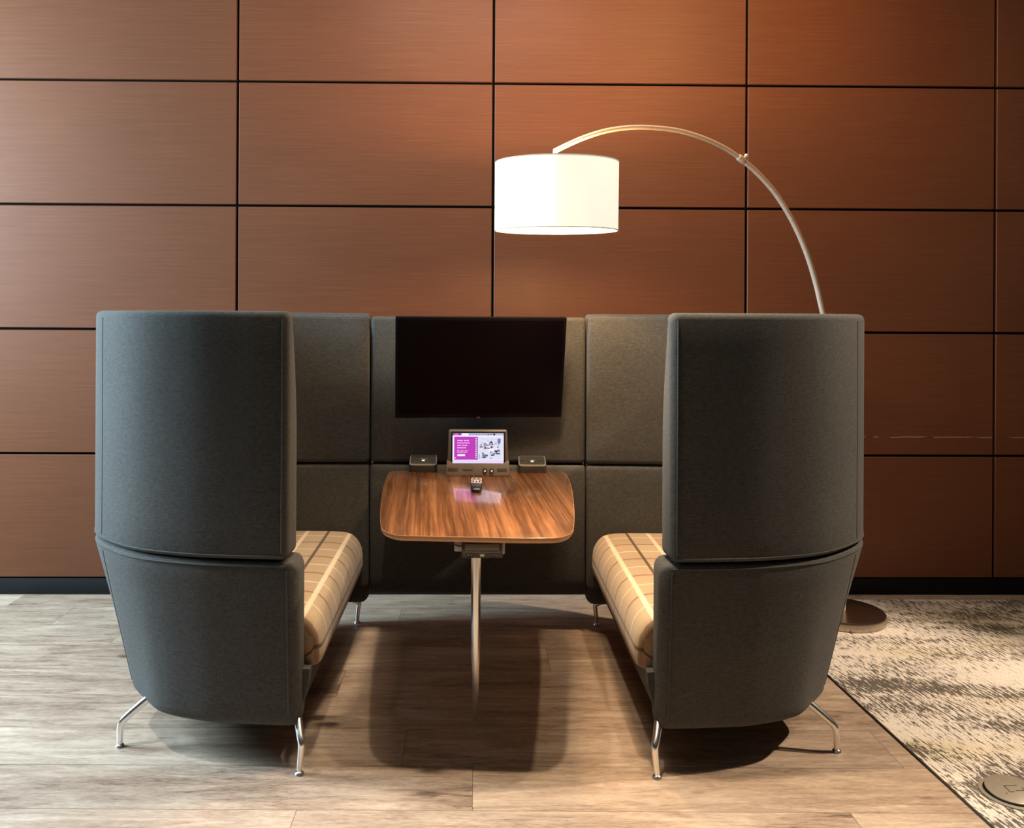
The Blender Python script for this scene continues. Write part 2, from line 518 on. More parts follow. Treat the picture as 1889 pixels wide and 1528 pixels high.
def make_sofa(sx, dy, label):
    root = thing('booth_sofa', label, 'sofa', (CXB + sx * .9, YM + dy, 0))
    inv = Matrix.Translation(-root.location)
    def put(o): o.data.transform(inv); return o
    path = dense_path(FULL)
    up = lambda i, q: section(ZS + .003, ZT, lambda z: 0.0, t_up, .020, .012)
    put(mesh_obj('upper_screen', *sweep(path, up, .020, sx, dy), M['fabric'], root, angle=70))
    lo = lambda i, q: section(ZB, ZS - .003, lambda z: out_low(z, q[2]), lambda z: max(.125, out_low(z, q[2]) + .10), .014, .040)
    path2 = dense_path([(.572, 2.50)] + FULL[1:-1] + [(.508, 2 * YM - 2.5)])
    put(mesh_obj('lower_shell', *sweep(path2, lo, .034, sx, dy), M['fabric'], root, angle=70))
    # far end pads facing the room
    far = [(p, t, n) for p, t, n in path if p.y > 3.6 and p.x < .93]
    far2 = far[:-1] + [(Vector((.486, far[-1][0].y, 0)), far[-1][1], far[-1][2])]
    pu = lambda i, q: section(.737, 1.372, lambda z: .08, lambda z: .148 - .02 * max(0, (z - 1.25) / .12) ** 2, .020, .018)
    pl = lambda i, q: section(.205, .729, lambda z: .08, lambda z: .148 + .012 * (.729 - z) / .56, .018, .012)
    put(mesh_obj('upper_back_pad', *sweep(far2, pu, .014, sx, dy), M['fabric'], root, angle=70))
    put(mesh_obj('lower_back_pad', *sweep(far2, pl, .014, sx, dy), M['fabric'], root, angle=70))
    # long back cushion
    mid = [(p, t, n) for p, t, n in path if 2.78 < p.y < 2 * YM - 2.78]
    bc = lambda i, q: section(.455, 1.10, lambda z: .10, lambda z: .20 - .05 * (z - .455) / .645, .03, .02)
    put(mesh_obj('back_cushion', *sweep(mid, bc, .03, sx, dy), M['fabric'], root, angle=70))
    # seat base: rounded corners at the outer side, narrowing downwards
    def plan(u0, k, q):
        h_ = [(u0, 2.57 + q), (.80, 2.60 + q), (.92, 2.66 + q), (1.02, 2.78 + q), (1.07 - k, 2.95)]
        if k: h_ = [(min(u, 1.07 - k) if u > .9 else u, y_) for u, y_ in h_]
        return h_ + [(u, 2 * YM - y_) for u, y_ in reversed(h_)]
    lay = [(plan(.512, 0, 0), .292), (plan(.516, 0, 0), .25), (plan(.540, .04, .02), .17), (plan(.565, .07, .04), .138)]
    V, Fc = [], []
    for pl_l, z in lay: V += [(CXB + sx * u, y + dy, z) for u, y in pl_l]
    k = len(lay[0][0])
    for i in range(3):
        for j in range(k): Fc.append((i * k + j, i * k + (j + 1) % k, (i + 1) * k + (j + 1) % k, (i + 1) * k + j))
    Fc.append(tuple(range(k))); Fc.append(tuple(3 * k + j for j in range(k)))
    put(mesh_obj('seat_base', V, Fc, M['fabric'], root, angle=50))
    # plaid seat cushion with UV in metres
    cp = [(.530, .286), (.496, .289), (.486, .297), (.484, .320), (.485, .350), (.489, .380), (.497, .405), (.510, .425), (.527, .440),
          (.550, .449), (.580, .453), (.64, .455), (.80, .455), (.96, .452), (1.14, .446)]
    arc = [0]
    for a, b_ in zip(cp, cp[1:]): arc.append(arc[-1] + math.dist(a, b_))
    y0, y1 = 2.605, 3.630
    Y = [(y0, .028), (y0 + .006, .012), (y0 + .02, .002)] + [(y0 + .05 + (y1 - y0 - .1) * i / 14, 0) for i in range(15)] + [(y1 - .02, .006), (y1 - .006, .018), (y1, .034)]
    V, UV, Fc = [], [], []
    for y, ins in Y:
        for j, (u, z) in enumerate(cp):
            uu = u + ins * (.8 if u < .6 else 0); zz = z - ins * (1 if z > .40 else 0)
            c_ = max(0, u - .80) * .30 + max(0, u - .94) * .9
            V.append((CXB + sx * uu, min(max(y, y0 + c_), y1 - c_) + dy, zz)); UV.append((y, arc[j]))
    m = len(cp)
    for i in range(len(Y) - 1):
        for j in range(m - 1): Fc.append((i * m + j, i * m + j + 1, (i + 1) * m + j + 1, (i + 1) * m + j))
    Fc.append(tuple(range(m))); Fc.append(tuple((len(Y) - 1) * m + j for j in range(m)))
    Fc.append(tuple([i * m for i in range(len(Y))] + [i * m + m - 1 for i in reversed(range(len(Y)))]))
    o = put(mesh_obj('seat_cushion', V, Fc, M['plaid'], root, angle=80))
    o['label'] = 'tan plaid seat cushion'
    uvl = o.data.uv_layers.new(name='metres')
    for lp in o.data.loops: uvl.data[lp.index].uv = UV[lp.vertex_index]
    # piping
    def on(q, d, z, sh=0): 
        w = q[0] - q[2] * d + q[1] * sh
        return (CXB + sx * w.x, w.y + dy, z)
    near = [q for q in path if q[0].y < 3.0]
    kv = min(range(len(path)), key=lambda i: abs(path[i][0].x - 1.205) + (9 if path[i][0].y > YM else 0))
    zs = [ZS + .024 + (ZT - .022 - ZS - .024) * i / 10 for i in range(11)]
    g1 = tube_geo([on(path[0], -.0004, z, -.002) for z in zs], .0030, 6)
    g2 = tube_geo([on(q, .0008, ZS + .014) for q in path[:-1]], .0030, 6)
    g3 = tube_geo([on(path[kv], .0006, z) for z in zs], .0022, 6)
    put(mesh_obj('upper_piping', *merge(g1, g2, g3), M['piping'], root, angle=80))
    zl = [ZB + .045 + (ZS - .028 - ZB - .045) * i / 10 for i in range(11)]
    g1 = tube_geo([on(path2[0], out_low(z, path2[0][2]) - .0004, z, -.002) for z in zl], .0030, 6)
    g2 = tube_geo([on(q, out_low(ZS - .024, q[2]) + .0006, ZS - .016) for q in path2[:-1]], .0030, 6)
    kv2 = min(range(len(path2)), key=lambda i: abs(path2[i][0].x - 1.205) + (9 if path2[i][0].y > YM else 0))
    g3 = tube_geo([on(path2[kv2], out_low(z, path2[kv2][2]) + .0006, z) for z in zl], .0022, 6)
    put(mesh_obj('lower_piping', *merge(g1, g2, g3), M['piping'], root, angle=80))
    # legs
    def leg(pts, rr):
        P = [(CXB + sx * u, y + dy, z) for u, y, z in catmull(pts, 5)]
        n = len(P)
        o = put(mesh_obj('leg', *tube_geo(P, rr if not isinstance(rr, tuple) else [rr[0] + (rr[1] - rr[0]) * i / (n - 1) for i in range(n)], 14), M['chrome'], root, angle=70))
        x, y, z = P[-1]
        f = lathe('glide', [(.0001, 0), (.0135, 0), (.0145, .003), (.012, .008), (.007, .011), (.006, .020), (.0001, .020)], M['chrome'], o, 18, (x, y, 0))
        put(f); return o
    for side in (1, -1):
        fy = lambda y: y if side == 1 else 2 * YM - y
        k_ = 0 if side == 1 else .022
        leg([(.556 + k_ * 1.6, fy(2.60), .150), (.548 + k_ * 1.4, fy(2.575), .140), (.534 + k_ * .8, fy(2.538), .110), (.5265, fy(2.523), .092), (.527, fy(2.520), .070), (.530, fy(2.520), .040), (.532, fy(2.520), .014)], (.0135, .0085))
        leg([(1.00, fy(2.715), .172), (1.045, fy(2.703), .148), (1.105, fy(2.684), .100), (1.126, fy(2.678), .078), (1.131, fy(2.676), .058), (1.132, fy(2.676), .035), (1.132, fy(2.676), .014)], (.0135, .0095))
    return root

make_sofa(-1, 0.0, 'high-backed charcoal booth sofa with plaid seat, on the left side of the table')
make_sofa(1, -.010, 'high-backed charcoal booth sofa with plaid seat, on the right beside the rug')

# ------------------------------------------------------------------ centre panel between the sofas
hw = .463
r0 = thing('booth_divider_panel', 'charcoal upholstered panel joining both sofas behind the black television', 'panel', (CXB, 3.72, 0))
def at_root(o, root): o.data.transform(Matrix.Translation(-root.location)); o.parent = root; return o
at_root(box('upper_panel', CXB - hw, CXB + hw, 3.640, 3.785, .737, 1.366, M['fabric'], bev=.018, seg=4), r0)
prof = [(3.785, .729), (3.650, .729), (3.640, .726), (3.634, .719), (3.632, .70), (3.632, .25), (3.637, .215), (3.655, .180), (3.690, .158), (3.73, .152), (3.785, .152)]
V, k = [], len(prof)
for x, i_ in ((-hw, .010), (-hw + .004, .003), (-hw + .012, 0), (hw - .012, 0), (hw - .004, .003), (hw, .010)):
    V += [(CXB + x, y + (i_ if y < 3.7 else 0), z - (i_ if z > .7 else 0)) for y, z in prof]
Fc = [tuple(range(k)), tuple(5 * k + i for i in range(k))]
for j in range(5): Fc += [(j * k + i, j * k + (i + 1) % k, (j + 1) * k + (i + 1) % k, (j + 1) * k + i) for i in range(k)]
at_root(mesh_obj('lower_panel', V, Fc, M['fabric'], angle=50), r0)

# ------------------------------------------------------------------ television
W, HT = .703, .4366
tv = thing('television', 'flat black television, switched off, on the panel above the table', 'television')
bm = bmesh.new(); add_box(bm, -W / 2, W / 2, 0, .022, 0, HT, .003, 2)
bm_obj('housing', bm, M['tv'], tv)
bm = bmesh.new(); add_box(bm, -W / 2 + .012, W / 2 - .012, -.0012, .002, .018, HT - .012)
bm_obj('screen', bm, M['tvscreen'], tv, smooth=False)
bm = bmesh.new(); add_box(bm, -.2, .2, .02, .05, .06, .30, .012, 2)
bm_obj('rear_housing', bm, M['tv'], tv)
bm = bmesh.new(); add_box(bm, -.010, .004, -.0025, .003, -.002, .005, .001)
bm_obj('indicator_light', bm, M['red'], tv)
bm = bmesh.new(); add_box(bm, -.06, .06, .045, .085, .10, .24, .004)
bm_obj('wall_bracket', bm, M['base'], tv)
tilt, yaw = math.radians(15), math.radians(-5)
tv.matrix_world = Matrix.Translation(atY(883.5, 771, 3.560)) @ Matrix.Rotation(-yaw, 4, 'Z') @ Matrix.Rotation(tilt, 4, 'X')

# ------------------------------------------------------------------ table
ZTB = .710
Lp = [(780, 988.5), (740, 987.5), (722.5, 984.5), (709, 979), (703.2, 972), (701.3, 953), (703, 926), (708.3, 895), (716.6, 873.5), (719.5, 870.3), (726, 868.8), (735, 868.4), (748, 868.2), (768, 868.2), (800, 868.2)]
Rp = [(975, 868.8), (1000, 868.8), (1018, 868.9), (1028, 869.0), (1036, 869.6), (1043.5, 872.5), (1048.5, 882), (1055.5, 904), (1059.3, 938), (1059, 968), (1056, 979.5), (1047, 986.5), (1029.5, 991.5), (1000, 992.5), (960, 992.5), (890, 991), (820, 989.5)]
ol = [atZ(x, y, ZTB) for x, y in Lp + Rp]
ol = [(p.x, p.y) for p in ol]
cen = (sum(p[0] for p in ol) / len(ol), sum(p[1] for p in ol) / len(ol))
tb = thing('meeting_table', 'walnut table with rounded corners and one polished leg, between the two sofas', 'table', (cen[0], 2.86, 0))
cl = ol + [ol[0]]
sm = []
n0 = len(ol)
for i in range(n0):
    p0, p1, p2, p3 = (Vector((*ol[(i + k) % n0], 0)) for k in (-1, 0, 1, 2))
    for s in range(4):
        t = s / 4
        q = .5 * ((2 * p1) + (p2 - p0) * t + (2 * p0 - 5 * p1 + 4 * p2 - p3) * t * t + (3 * p1 - p0 - 3 * p2 + p3) * t ** 3)
        if (p2 - p1).length > .5: q = p1.lerp(p2, t)
        sm.append((q.x, q.y))
def inset(poly, d):
    out = []
    n = len(poly)
    area = sum(poly[i][0] * poly[(i + 1) % n][1] - poly[(i + 1) % n][0] * poly[i][1] for i in range(n))
    sg = 1 if area > 0 else -1
    for i in range(n):
        a, b_ = poly[i - 1], poly[(i + 1) % n]
        tx, ty = b_[0] - a[0], b_[1] - a[1]; l = math.hypot(tx, ty) or 1
        out.append((poly[i][0] - sg * ty / l * d, poly[i][1] + sg * tx / l * d))
    return out
def slab(name, layers, mat, parent, mats=None, capmat=0, sidemat=0):
    V, Fc, fm = [], [], []
    n = len(sm)
    for d, z in layers:
        V += [(x, y, z) for x, y in inset(sm, d)]
    for k in range(len(layers) - 1):
        for i in range(n):
            j = (i + 1) % n
            Fc.append((k * n + i, k * n + j, (k + 1) * n + j, (k + 1) * n + i)); fm.append(sidemat)
    Fc.append(tuple(range(n))); fm.append(capmat)
    Fc.append(tuple((len(layers) - 1) * n + i for i in range(n))); fm.append(capmat)
    return at_root(mesh_obj(name, V, Fc, mat, mats=mats, fmat=fm if mats else None, angle=30), parent)
slab('tabletop', [(.0025, ZTB), (.0012, ZTB - .0005), (.0012, ZTB - .0045)], M['walnut'], tb)
slab('table_edge', [(.0008, ZTB - .0008), (.0, ZTB - .002), (.0, ZTB - .010), (.006, ZTB - .018), (.035, ZTB - .024)], M['edge'], tb)
LX, LY = .008, 2.86
prof = [(0.0095, 0), (.0100, .004), (.0098, .035), (.0120, .12), (.0150, .26), (.0166, .40), (.0172, .52), (.0178, .686)]
P = [(LX, LY, z) for r, z in prof]
Vt, Ft = tube_geo(P, [r for r, z in prof], 20)
at_root(mesh_obj('leg', Vt, Ft, M['chrome'], angle=60), tb)
at_root(box('leg_bracket', LX - .07, LX + .07, LY - .10, LY + .10, ZTB - .030, ZTB - .023, M['base'], bev=.002), tb)
for s in (-1, 1):
    at_root(box('wall_bracket', cen[0] + s * .25 - .02, cen[0] + s * .25 + .02, 3.46, 3.630, ZTB - .040, ZTB - .023, M['base'], bev=.002), tb)

# ------------------------------------------------------------------ power modules
def module(label, X, Y0, Z, w, d, hf, hb, front=False, plates=False):
    root = thing('power_module', label, 'power outlet', (X, Y0, Z), 'black power and charging modules')
    prof = [(0, 0), (0, hf), (d, hb), (d, 0)] if not front else [(.014, 0), (0, hf * .46), (0, hf), (d, hb), (d, 0)]
    kk = len(prof)
    bm = bmesh.new()
    a = [bm.verts.new((-w / 2, y, z)) for y, z in prof]; b_ = [bm.verts.new((w / 2, y, z)) for y, z in prof]
    bm.faces.new(a); bm.faces.new(b_)
    for i in range(kk): bm.faces.new((a[i], a[(i + 1) % kk], b_[(i + 1) % kk], b_[i]))
    bmesh.ops.recalc_face_normals(bm, faces=bm.faces)
    upr = [e for e in bm.edges if abs(e.verts[0].co.x - e.verts[1].co.x) < 1e-6 and abs(e.verts[0].co.y - e.verts[1].co.y) < 1e-6]
    bmesh.ops.bevel(bm, geom=upr, offset=.012, segments=4, profile=.5, affect='EDGES')
    bmesh.ops.bevel(bm, geom=[e for e in bm.edges if e.is_manifold and e.calc_face_angle() > .9], offset=.0025, segments=2, profile=.5, affect='EDGES')
    bm_obj('body', bm, M['module'], root, angle=35)
    sl = math.atan2(hb - hf, d); ln = math.hypot(hb - hf, d)
    if front: sl = math.atan2(.014, hf * .46); tr = Matrix.Translation((0, .0135, .001)) @ Matrix.Rotation(PI / 2 + sl, 4, 'X'); fl = hf * .46 / math.cos(sl)
    else: tr = Matrix.Translation((0, 0, hf)) @ Matrix.Rotation(sl, 4, 'X'); fl = ln
    def part(name, x0, x1, y0, y1, z0, z1, m, bev=.0, parent=root):
        bm = bmesh.new(); add_box(bm, x0, x1, y0, y1, z0, z1, bev, 2); bm.transform(tr)
        return bm_obj(name, bm, m, parent, smooth=bool(bev))
    def rnd(name, x0, x1, y0, y1, z0, z1, m, r):
        V = []
        for z in (z0, z1):
            for cx_, cy_, a0 in ((x1 - r, y1 - r, 0), (x0 + r, y1 - r, 90), (x0 + r, y0 + r, 180), (x1 - r, y0 + r, 270)):
                for k in range(5):
                    a = math.radians(a0 + 22.5 * k); V.append((cx_ + r * math.cos(a), cy_ + r * math.sin(a), z))
        n = 20
        Fc = [tuple(range(n)), tuple(range(n, 2 * n))] + [(i, (i + 1) % n, n + (i + 1) % n, n + i) for i in range(n)]
        o = mesh_obj(name, V, Fc, m, root, angle=30); o.data.transform(tr); return o
    if not front:
        rnd('rim', -w / 2 + .001, w / 2 - .001, .000, fl - .001, -.003, .0008, M['trim'], .013)
        rnd('top_plate', -w / 2 + .005, w / 2 - .005, .012, fl - .004, -.003, .0018, M['moduletop'], .010)
    else:
        rnd('top_plate', -w / 2 + .005, w / 2 - .005, .001, fl - .002, -.003, .0010, M['moduletop'], .008)
        rt_ = box('rim', -w / 2 + .006, w / 2 - .006, -.0012, .004, hf * .46 - .001, hf * .46 + .0028, M['trim'], root, bev=.001)
        rp_ = box('lit_front_face', -w / 2 + .010, w / 2 - .010, -.0012, .004, hf * .46 + .004, hf - .003, M['trim2'], root, bev=.001)  # same dark body, its lit look put into a lighter grey
    my = fl * .42 if not front else fl * .45
    z = .0026 if not front else .002
    hh = .006 if not front else .0045
    em = part('emblem', -.0065, .0065, my - hh, my + hh, 0, z, M['whitemark'], .001)
    part('emblem_bar', -.012, .012, my + (.010 if not front else .0075), my + (.0125 if not front else .009), 0, z, M['trim'], .0006, root)
    for s in (-1, 1):
        po = part('socket', s * .037 - .011, s * .037 + .011, my - .009, my + .010, 0, z - .0004, M['blackplastic'], .001)
        for q in (-1, 1): part('contact', s * .037 + q * .005 - .0018, s * .037 + q * .005 + .0018, my + .001, my + .0035, 0, z + .0004, M['trim'], 0, po)
    if plates:
        tr = Matrix.Identity(4)
        part('mounting_plate', -.085, -.045, .02, .030, .018, .050, M['plate'], .003)
        part('mounting_plate', .045, .069, .02, .030, .010, .050, M['plate'], .003)
        o = tube('cable', [(-.10, .015, .049), (-.085, .012, .042), (-.07, .012, .037), (-.055, .02, .034)], .0022, M['blackplastic'], root, 8)
    return root
pL = atZ(781.5, 866.5, ZTB); pR = atZ(981, 868.8, ZTB)
module('black power module at the back left of the table, left of the touch screen', pL.x, 3.566, ZTB, .117, .078, .029, .062)
module('black power module at the back right of the table, right of the touch screen', pR.x, 3.560, ZTB, .117, .078, .029, .060)
pm = atY(889.5, 1033, 2.55)
module('black power module fixed under the front edge of the tabletop, above the polished leg', pm.x, 2.552, pm.z, .124, .090, .050, .050, True, True)

# ------------------------------------------------------------------ touch console
cb = atZ(881.5, 878.5, ZTB)
co = thing('touch_console', 'grey touch-screen console with lit magenta and white display, standing at the back of the table', 'touch screen', (cb.x, cb.y, ZTB))
co.rotation_euler = (0, 0, math.radians(.6))
def prism(name, sects, mat, parent, bev=.003):
    """sects: list of (z, halfwidth, yfront, yback)"""
    bm = bmesh.new(); rings = []
    for z, h_, yf, yb in sects:
        rings.append([bm.verts.new(v) for v in ((-h_, yf, z), (h_, yf, z), (h_, yb, z), (-h_, yb, z))])
    for a, b_ in zip(rings, rings[1:]):
        for i in range(4): bm.faces.new((a[i], a[(i + 1) % 4], b_[(i + 1) % 4], b_[i]))
    bm.faces.new(rings[0]); bm.faces.new(rings[-1])
    bmesh.ops.recalc_face_normals(bm, faces=bm.faces)
    es = [e for e in bm.edges if e.calc_face_angle(0) > .5]
    bmesh.ops.bevel(bm, geom=es, offset=bev, segments=3, profile=.5, affect='EDGES')
    return bm_obj(name, bm, mat, parent, angle=35)
prism('base', [(0, .1315, 0, .10), (.055, .1295, .012, .095), (.062, .127, .016, .092)], M['greyplastic'], co, .003)
prism('screen_housing', [(.040, .1265, .012, .055), (.186, .1215, .026, .062)], M['consoletop'], co, .006)
sl = math.atan2(.014, .146)
tr = Matrix.Translation((0, .0119, .040)) @ Matrix.Rotation(PI / 2 - sl, 4, 'X')
# local frame on the sloping front: x right, y up the slope, z out
SLn = .147
def card(name, rects, parent, m0):
    V, Fc, mats, fm = [], [], [], []
    for x0, x1, y0, y1, z, m in rects:
        k = len(V); V += [tr @ Vector(p) for p in ((x0, y0, z), (x1, y0, z), (x1, y1, z), (x0, y1, z))]
        Fc.append((k, k + 1, k + 2, k + 3))
        if m not in mats: mats.append(m)
        fm.append(mats.index(m))
    me = bpy.data.meshes.new(name); me.from_pydata([tuple(v) for v in V], [], Fc)
    for m in mats: me.materials.append(m)
    me.polygons.foreach_set('material_index', fm)
    o = bpy.data.objects.new(name, me); C.objects.link(o); o.parent = parent; return o
bm = bmesh.new(); add_box(bm, -.1115, .1145, .006, .141, -.003, .0015, .003, 2); bm.transform(tr)
M['bezel'] = simple('screen_bezel', lin(22, 21, 25), .35)
bm_obj('bezel', bm, M['bezel'], co)
E = lambda n, r, g_, b_, s=1.18: mat_emit(n, lin(r, g_, b_), s)
e_w = E('display_white', 232, 226, 248); e_m = E('display_magenta', 176, 50, 172); e_m2 = E('display_magenta_dark', 150, 60, 160)
e_t = E('display_text', 248, 200, 244); e_g = E('display_grey', 178, 176, 204); e_d = E('display_dark', 44, 44, 66)
e_p = E('display_picture', 206, 208, 226); e_b = E('display_blue', 96, 112, 150); e_r = E('display_rose', 190, 150, 160); e_l = E('display_lilac', 214, 196, 240)
sx0, sx1, sy0, sy1 = -.1050, .1065, .0110, .1340     # visible picture
def R(x0, x1, y0, y1, lv, m):                        # fractions of the picture, y from the top
    w_, h_ = sx1 - sx0, sy1 - sy0
    return (sx0 + w_ * x0, sx0 + w_ * x1, sy1 - h_ * y1, sy1 - h_ * y0, .0018 + .00025 * lv, m)
rects = [R(0, 1, 0, 1, 0, e_w), R(.0, .17, .0, .075, 1, e_m2), R(.04, .10, .02, .055, 2, e_r),
         R(.17, 1, 0, .08, 1, e_g), R(.18, .31, .005, .078, 2, e_w), R(.795, .835, .01, .072, 2, e_d),
         R(.03, .49, .115, .885, 1, e_m), R(.44, .485, .13, .87, 2, e_m2), R(.50, .985, .115, .885, 1, e_p),
         R(.0, 1, .90, .985, 1, e_l), R(.487, .495, .115, .885, 2, e_d)]
for k in range(7): rects.append(R(.33 + .055 * k, .365 + .055 * k, .035, .055, 2, e_b))
rects += [R(.69 + .03 * k, .71 + .03 * k, .03, .055, 3, e_d) for k in range(3)]
rows = [(.235, (.11, .10)), (.315, (.24,)), (.395, (.08, .10)), (.475, (.17,)), (.575, (.05, .07, .06)), (.625, (.19,))]
for y, ws in rows:                                   # illegible lines of copy, broken into word-long strokes
    x = .095
    for w_ in ws:
        k = max(2, int(w_ / .022)); 
        for q in range(k):
            rects.append(R(x + w_ * q / k, x + w_ * (q + .72) / k, y + (.0 if q % 3 else -.008), y + (.028 if y < .5 else .022), 3, e_t))
        x += w_ + .018
rects.append(R(.095, .245, .70, .765, 3, e_w)); rects.append(R(.04, .062, .81, .84, 3, e_t))
for k in range(10): rects.append(R(.449, .474, .16 + .07 * k, .20 + .07 * k, 3, e_t))
# small picture: people at a table
rng = random.Random(8)
for x0, x1, y0, y1, m in [(.53, .60, .44, .48, e_b), (.60, .66, .36, .44, e_r), (.615, .65, .33, .37, e_d), (.66, .71, .38, .42, e_b), (.72, .79, .30, .40, e_d),
                          (.745, .775, .26, .30, e_d), (.745, .78, .43, .50, e_d), (.54, .57, .42, .47, e_d), (.82, .87, .30, .38, e_g), (.88, .94, .18, .32, e_b),
                          (.90, .92, .20, .36, e_d), (.58, .66, .70, .82, e_b), (.63, .69, .72, .77, e_d), (.59, .64, .79, .83, e_d), (.75, .82, .71, .75, e_d), (.78, .84, .66, .70, e_b),
                          (.82, .92, .57, .62, e_d), (.85, .93, .66, .70, e_d), (.70, .80, .52, .58, e_w), (.62, .70, .48, .52, e_r), (.74, .77, .80, .86, e_r),
                          (.52, .53, .70, .86, e_b), (.56, .60, .30, .33, e_g), (.68, .72, .24, .28, e_g), (.55, .95, .205, .215, e_g)]:
    rects.append(R(x0, x1, y0, y1, 3 + rng.random(), m))
for k in range(30):
    x, y = .54 + .38 * rng.random(), .3 + .5 * rng.random()
    rects.append(R(x, x + .018 + .02 * rng.random(), y, y + .012 + .03 * rng.random(), 4 + rng.random(), rng.choice([e_b, e_g, e_d, e_w, e_d])))
card('screen', rects, co, None)
# fascia details on the base front
def fas(name, x0, x1, z0, z1, m, dep=.0015, bev=.0008):
    bm = bmesh.new(); yb = .012 * ((z0 + z1) / 2) / .055
    add_box(bm, x0, x1, yb - dep, yb + .006, z0, z1, bev); return bm_obj(name, bm, m, co)
fas('speaker_grille', -.124, -.082, .014, .034, M['darkgrey']); fas('speaker_grille', .080, .120, .014, .032, M['darkgrey'])
fas('card_slot', -.062, -.022, .019, .029, M['darkgrey'], .001)
for x in (.029, .057):
    bm = bmesh.new()
    bmesh.ops.create_cone(bm, segments=24, radius1=.0095, radius2=.008, depth=.010, cap_ends=True)
    bm.transform(Matrix.Translation((x, .002, .022)) @ Matrix.Rotation(PI / 2, 4, 'X'))
    kn = bm_obj('knob', bm, M['blackplastic'], co)
    bm = bmesh.new(); bmesh.ops.create_cone(bm, segments=20, radius1=.0042, radius2=.0036, depth=.003, cap_ends=True)
    bm.transform(Matrix.Translation((x, -.0042, .0205)) @ Matrix.Rotation(PI / 2, 4, 'X'))
    bm_obj('knob_cap', bm, M['whitemark'], kn)

# ------------------------------------------------------------------ remote control
ra = atZ(878.5, 909.5, ZTB); rl = .215
rc = thing('remote_control', 'black and silver remote control lying on the table in front of the touch screen', 'remote control', (ra.x, ra.y, ZTB))
rc.rotation_euler = (0, 0, math.radians(-.5))
bm = bmesh.new()
secs = [(0.0, .010, .010), (.006, .016, .016), (.03, .0195, .020), (.09, .022, .019), (.14, .0225, .017), (.20, .022, .016), (.212, .0205, .013), (.215, .017, .010)]
V, Fc = [], []
n = 16
for y, hw_, ht in secs:
    for k in range(n):
        a = 2 * PI * k / n; c_, s_ = math.cos(a), math.sin(a)
        V.append((hw_ * math.copysign(abs(c_) ** .6, c_), y, ht / 2 + ht / 2 * math.copysign(abs(s_) ** .6, s_)))
for i in range(len(secs) - 1):
    for k in range(n): Fc.append((i * n + k, i * n + (k + 1) % n, (i + 1) * n + (k + 1) % n, (i + 1) * n + k))
Fc.append(tuple(range(n))); Fc.append(tuple((len(secs) - 1) * n + k for k in range(n)))
mesh_obj('body', V, Fc, M['blackplastic'], rc, angle=60)
Vk = []
ring = [(-.0185, .090), (-.010, .084), (.010, .084), (.0185, .090), (.0205, .110), (.0175, .132), (.0205, .156), (.0195, .196), (.012, .205), (-.012, .205), (-.0195, .196), (-.0205, .156), (-.0175, .132), (-.0205, .110)]
k = len(ring)
zt = lambda y: .0195 - .003 * (y - .08) / .13
V = [(x, y, zt(y) + .0012) for x, y in ring] + [(x, y, .012) for x, y in ring]
kp = mesh_obj('keypad', V, [tuple(range(k)), tuple(range(k, 2 * k))] + [(i, (i + 1) % k, k + (i + 1) % k, k + i) for i in range(k)], M['silver'], rc, angle=30)
kp['label'] = 'silver keypad plate'
for yy, xs, w_ in ((.104, (-.012, 0, .012), .0036), (.120, (-.012, 0, .012), .0036), (.146, (-.014, .014), .0034), (.160, (-.006, .006), .004), (.176, (-.013, 0, .013), .0034), (.190, (-.008, .008), .004)):
    for x in xs:
        bm = bmesh.new(); add_box(bm, x - w_, x + w_, yy - .0052, yy + .0052, zt(yy) - .001, zt(yy) + .0030, .0012, 2)
        bm_obj('button', bm, M['rubber'], kp)

# ------------------------------------------------------------------ arc floor lamp
P0, P1 = Vector((1.675, 3.834)), Vector((.306, 3.20))
def onplane(px, py):
    a, b = ray(px, py)                       # X = a*Y
    dx, dyy = P1.x - P0.x, P1.y - P0.y
    p = (a * P0.y - P0.x) / (dx - a * dyy)
    q = P0.lerp(P1, p); return Vector((q.x, q.y, H - b * q.y))
lamp = thing('arc_floor_lamp', 'arc floor lamp with white drum shade, its round base behind the right sofa', 'floor lamp', (P0.x, P0.y, 0))
put = lambda o: at_root(o, lamp)
M['lampbase'] = simple('dark_brushed_metal', (.42, .35, .29, 1), .26, 1.0, var=.05)
put(lathe('base', [(.0001, .006), (.168, .006), (.178, .008), (.180, .012), (.180, .042), (.178, .046), (.172, .048), (.0001, .048)], M['lampbase'], n=64, loc=(P0.x, P0.y, 0)))
low = [Vector((P0.x, P0.y, .045)), Vector((P0.x + .004, P0.y, .40)), Vector((P0.x - .006, P0.y - .005, .80)), Vector((P0.x - .045, P0.y - .022, 1.12))]
pxs = [(1516.5, 572), (1503, 515), (1486, 462), (1462, 408), (1432, 359), (1399, 321), (1371, 296)]
pole = catmull(low + [onplane(*p) for p in pxs], 5)
put(tube('pole', pole, .0118, M['nickel'], n=16))
pxa = [(1371, 296), (1340, 275), (1300, 256), (1255, 242), (1210, 236), (1165, 235), (1120, 241), (1080, 253), (1045, 268), (1023, 279)]
arm = catmull([onplane(*p) for p in pxa], 5)
put(tube('arm', arm, .0098, M['nickel'], n=16))
jp = onplane(1368, 294); jd = (onplane(1360, 288) - onplane(1376, 300)).normalized()
put(tube('joint_collar', [jp - jd * .02, jp - jd * .012, jp + jd * .012, jp + jd * .02], [.0125, .0150, .0150, .0125], M['nickel'], n=16))
pu = Vector((jd.z, 0, -jd.x)); pu = pu if pu.z > 0 else -pu
put(tube('locking_knob', [jp + pu * .010 - jd * .006, jp + pu * .020 - jd * .010, jp + pu * .024 - jd * .012, jp + pu * .030 - jd * .014], [.004, .004, .010, .009], M['nickel'], n=14))
sc = Vector((.306, 3.20, 1.822)); SR, SHH = .2325, .129
